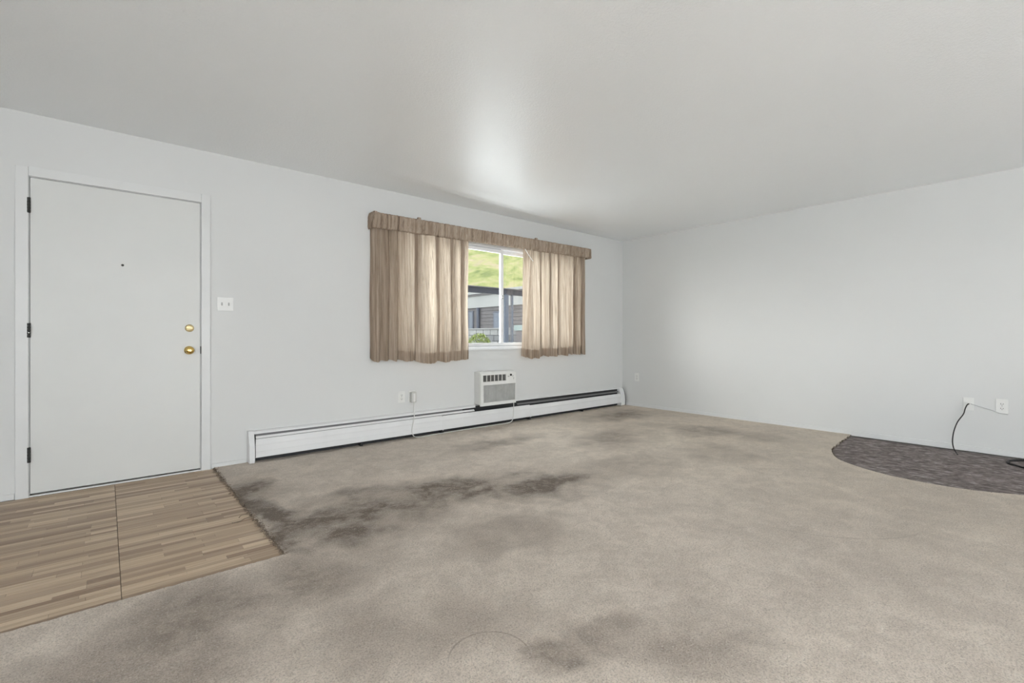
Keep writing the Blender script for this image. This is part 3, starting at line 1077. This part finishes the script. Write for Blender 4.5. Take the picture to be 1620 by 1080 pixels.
def plate(name, center, wall, wdt, hgt, label, cat, style, group=None):
    """wall 'A': faces -y, 'B': faces -x"""
    root = thing(name, center, label, cat, group)
    cx, cy, cz = center

    def bx(u0, u1, d0, d1, z0, z1, nm, mat, parent, bev=0.0):
        bm = new()
        if wall == 'A':
            box(bm, cx + u0, cx + u1, cy - d1, cy - d0, cz + z0, cz + z1, bev=bev)
        else:
            box(bm, cx - d1, cx - d0, cy - u1, cy - u0, cz + z0, cz + z1, bev=bev)
        return obj(nm, bm, mat, parent)
    bx(-wdt / 2, wdt / 2, 0.0003, 0.006, -hgt / 2, hgt / 2, 'cover_plate', 'plate_white', root, 0.002)
    if style == 'outlet':
        for s in (-1, 1):
            zc = s * 0.0195
            r = bx(-0.0165, 0.0165, 0.005, 0.0078, zc - 0.014, zc + 0.014, 'receptacle', 'plate_white', root, 0.0012)
            bx(-0.0085, -0.0055, 0.0072, 0.0082, zc - 0.004, zc + 0.007, 'slot', 'slot_dark', r)
            bx(0.0055, 0.0085, 0.0072, 0.0082, zc - 0.004, zc + 0.006, 'slot', 'slot_dark', r)
            bx(-0.0025, 0.0025, 0.0072, 0.0082, zc - 0.0115, zc - 0.007, 'slot', 'slot_dark', r)
        bx(-0.003, 0.003, 0.0055, 0.0072, -0.003, 0.003, 'screw', 'toggle_grey', root, 0.0008)
    elif style == 'switch':
        for s in (-1, 1):
            u = s * 0.0235
            bx(u - 0.0055, u + 0.0055, 0.0055, 0.0065, -0.0125, 0.0125, 'switch_slot', 'toggle_grey', root)
            t = bx(u - 0.0042, u + 0.0042, 0.006, 0.017, -0.010, 0.003, 'toggle', 'toggle_grey', root, 0.001)
            for zz in (-0.03, 0.03):
                bx(u - 0.0022, u + 0.0022, 0.0055, 0.0068, zz - 0.0022, zz + 0.0022, 'screw', 'plate_white', root, 0.0006)
    elif style == 'cable':
        bm = new()
        lathe(bm, [(0, 0), (0.0075, 0), (0.0075, 0.006), (0.0048, 0.006), (0.0048, 0.014), (0, 0.014)], (cx - 0.006, cy, cz), (-1, 0, 0), 14)
        obj('connector', bm, 'pin_steel', root)
        for zz in (-0.042, 0.042):
            bx(-0.003, 0.003, 0.0055, 0.0068, zz - 0.003, zz + 0.003, 'screw', 'plate_white', root, 0.0006)
    return root


plate('light_switch', (0.7145, DA, 1.285), 'A', 0.112, 0.106, 'white double toggle light switch plate beside the entry door', 'light switch', 'switch')
plate('wall_outlet', (2.240, DA, 0.425), 'A', 0.072, 0.112, 'white duplex outlet left of the plugged-in air conditioner cord', 'outlet', 'outlet', 'wall outlets')
plate('wall_outlet', (2.352, DA, 0.425), 'A', 0.072, 0.112, 'white outlet behind the grey air conditioner plug', 'outlet', 'plain', 'wall outlets')
plate('wall_outlet', (DB, 4.040, 0.435), 'B', 0.074, 0.118, 'white outlet low on the right wall near the far corner', 'outlet', 'outlet', 'wall outlets')
plate('wall_outlet', (DB, 0.340, 0.427), 'B', 0.076, 0.122, 'white duplex outlet above the dark floor patch', 'outlet', 'outlet', 'wall outlets')
plate('cable_plate', (DB, 0.549, 0.425), 'B', 0.072, 0.115, 'white cable plate with a black cable above the dark floor patch', 'cable plate', 'cable')

bm = new()
tube(bm, [(5.866, 0.549, 0.425), (5.848, 0.547, 0.427), (5.835, 0.555, 0.418), (5.825, 0.566, 0.386), (5.82, 0.578, 0.334), (5.805, 0.614, 0.263), (5.79, 0.637, 0.177), (5.772, 0.644, 0.092), (5.74, 0.633, 0.035), (5.70, 0.612, 0.004), (5.656, 0.598, -0.0032)], 0.0045, 8, 6)
tag(obj('coaxial_cable', bm, 'cable_black', None, True), 'black cable hanging from the wall plate to the dark floor patch', 'cable')
bm = new()
tube(bm, [(5.8655, 0.534, 0.428), (5.868, 0.477, 0.41), (5.868, 0.398, 0.385), (5.866, 0.36, 0.368), (5.866, 0.305, 0.3595)], 0.0026, 6, 5)
tag(obj('thin_wire', bm, 'wire_grey', None, True), 'thin grey wire strung between the two right wall plates', 'wire')
for k, pts in enumerate(([(5.800, 0.02, 0.009), (5.79, 0.12, 0.009), (5.783, 0.208, 0.010), (5.712, 0.27, 0.010), (5.63, 0.296, 0.010), (5.56, 0.285, 0.010), (5.529, 0.247, 0.010), (5.474, 0.197, 0.010), (5.42, 0.10, 0.010), (5.45, 0.0, 0.009)],)):
    bm = new()
    pts = [(x, y, z - 0.0105) for x, y, z in pts]
    tube(bm, pts, 0.0065, 8, 6)
    tube(bm, [(x + 0.02, y - 0.004, z + 0.003) for x, y, z in pts[:6]], 0.006, 8, 6)
    tag(obj('cable_loop', bm, 'cable_black', None, True), 'black cable loop lying on the dark floor patch under the outlet', 'cable')

# ------------------------------------------------------------------ outdoors
GZ = -0.15
bm = new()
box(bm, -16, 13.9, DA + T + 0.01, 20, GZ - 0.1, GZ)
tag(obj('patio_slab', bm, 'concrete'), 'pale concrete walk outside the window', 'pavement', kind='structure')
bm = new()
box(bm, -60, 60, DA + T + 0.02, 90, GZ - 0.3, GZ - 0.101)
tag(obj('ground', bm, 'lawn'), 'grassy ground beyond the walk', 'ground', kind='structure')
# grassy hillside far behind the neighbouring building
bm = new()
F2 = Vector((0.624, 0.781))
R2 = Vector((0.781, -0.624))
nu, nv = 60, 60
g = []
for i in range(nu + 1):
    s = -45 + 90 * i / nu
    col = []
    for j in range(nv + 1):
        d = 29.5 + 75 * j / nv
        fall = max(0.0, 1 - (abs(s - 6) / 40) ** 2.5)
        z = 0.70 * (d - 29.5) * fall
        if j:
            z += (1.1 * noise.noise(Vector((s * 0.13, d * 0.13, 0.4))) + 0.35 * noise.noise(Vector((s * 0.6, d * 0.6, 2.0)))) * min(1, j / 6) * fall
        p = F2 * d + R2 * s
        col.append(bm.verts.new((p.x, p.y, GZ + 0.02 + z)))
    g.append(col)
for i in range(nu):
    for j in range(nv):
        bm.faces.new((g[i][j], g[i + 1][j], g[i + 1][j + 1], g[i][j + 1]))
tag(obj('hillside', bm, 'hill_grass', None, True), 'yellow-green grassy hillside seen through the window', 'hillside')

# patio cover: dark beam on blue-grey posts
pcv = thing('patio_cover', (7.3, 9.0, GZ), 'dark beamed patio cover on posts outside the window', 'patio cover')
boxes('beam', [(4.4, 10.6, 9.0, 9.12, 2.065, 2.195)], 'beam_dark', pcv)
boxes('roof_edge', [(4.3, 10.7, 8.96, 9.25, 2.195, 2.215)], 'siding_taupe', pcv)
boxes('post', [(7.49, 7.62, 9.0, 9.12, GZ, 2.065)], 'post_blue', pcv)
boxes('post', [(4.5, 4.63, 9.0, 9.12, GZ, 2.065)], 'post_blue', pcv)
boxes('post', [(10.4, 10.53, 9.0, 9.12, GZ, 2.065)], 'post_blue', pcv)
boxes('brace', [(7.755, 7.80, 9.03, 9.09, GZ, 2.065)], 'post_blue', pcv)

# neighbouring low building whose side faces left
nb = thing('neighbour_building', (14.0, 17.0, GZ), 'low neighbouring building with white fascia band and taupe siding', 'building')
boxes('wall', [(14.0, 17.0, 9.0, 24.0, GZ, 2.43)], 'siding_taupe', nb)
boxes('fascia', [(13.9, 17.1, 8.9, 24.1, 2.43, 3.10)], 'fascia_white', nb)
boxes('fascia_trim', [(13.82, 13.9, 8.9, 24.1, 3.02, 3.07)], 'siding_taupe', nb)
boxes('roof', [(13.8, 17.2, 8.8, 24.2, 3.10, 3.22)], 'fascia_white', nb)
z = GZ + 0.2
k = 0
while z < 2.3:
    boxes('siding_board', [(13.97, 14.0, 9.0, 24.0, z, z + 0.155)], 'siding_taupe', nb)
    z += 0.17
for y0_, y1_, z0_, z1_ in ((16.75, 17.6, 0.8, 2.2), (19.2, 19.6, 0.9, 2.3), (13.6, 15.2, 0.9, 2.1)):
    f_ = boxes('window', [(13.93, 13.985, y0_, y1_, z0_, z1_)], 'siding_dark', nb)
    boxes('pane', [(13.92, 13.94, y0_ + 0.08, y1_ - 0.08, z0_ + 0.08, z1_ - 0.08)], 'house_glass', f_)
bm = new()
tube(bm, [(13.9, 18.75, GZ), (13.9, 18.75, 2.43)], 0.09, 10, 1)
obj('downspout', bm, 'siding_dark', nb)

# low block garden wall
bw = thing('block_wall', (10.1, 12.5, GZ), 'low grey concrete block garden wall outside the window', 'garden wall')
boxes('core', [(10.03, 10.19, 9.6, 16.0, GZ, 1.26)], 'siding_dark', bw)
bm = new()
box(bm, 0, 0.2, 0, 0.385, 0, 0.185, bev=0.008, seg=1)
bmesh.ops.recalc_face_normals(bm, faces=bm.faces[:])
bme = bpy.data.meshes.new('block')
bm.to_mesh(bme)
bm.free()
bme.materials.append(MAT['block_stone'])
for r in range(7):
    for q in range(15):
        o = bpy.data.objects.new('block', bme)
        o.location = (-0.1 + random.uniform(-0.006, 0.006), -2.9 + q * 0.4 + (0.2 if r % 2 else 0.0), 0.02 + r * 0.2)
        C.objects.link(o)
        o.parent = bw
boxes('capstone', [(9.97, 10.24, 9.6, 16.0, 1.262, 1.31)], 'block_stone', bw)

# shrub and utility box
sh = thing('shrub', (9.05, 12.15, GZ), 'bright yellow-green rounded shrub in front of the block wall', 'shrub')
random.seed(21)
bm = new()
for k in range(1500):
    a, b = random.uniform(0, 2 * math.pi), math.acos(random.uniform(-1, 1))
    r = 0.36 * (0.75 + 0.3 * random.random())
    p = Vector((9.05 + r * math.sin(b) * math.cos(a), 12.15 + r * math.sin(b) * math.sin(a), 0.78 + 0.95 * r * math.cos(b)))
    q = Matrix.Rotation(random.uniform(0, 6.28), 3, 'Z') @ Matrix.Rotation(random.uniform(-1.2, 1.2), 3, 'X')
    vs = [bm.verts.new(p + q @ Vector(v)) for v in ((0, -0.035, 0), (0.016, 0, 0.006), (0, 0.035, 0), (-0.016, 0, 0.006))]
    bm.faces.new(vs)
fl = obj('foliage', bm, 'leaf', sh)
fl['kind'] = 'stuff'
bm = new()
for k in range(7):
    a = k * 0.9
    tube(bm, [(9.05 + 0.03 * math.cos(a), 12.15 + 0.03 * math.sin(a), GZ), (9.05 + 0.1 * math.cos(a), 12.15 + 0.1 * math.sin(a), 0.35), (9.05 + 0.2 * math.cos(a), 12.15 + 0.2 * math.sin(a), 0.8)], 0.012, 6, 3)
obj('stems', bm, 'twig', sh)
bm = new()
box(bm, 9.3, 9.55, 10.1, 10.65, GZ, 1.20, bev=0.01)
ub = obj('utility_box', bm, 'siding_taupe')
tag(ub, 'grey utility box with pale lid at the right of the window view', 'utility box')
boxes('lid', [(9.27, 9.58, 10.05, 10.7, 1.20, 1.36)], 'box_teal', ub)
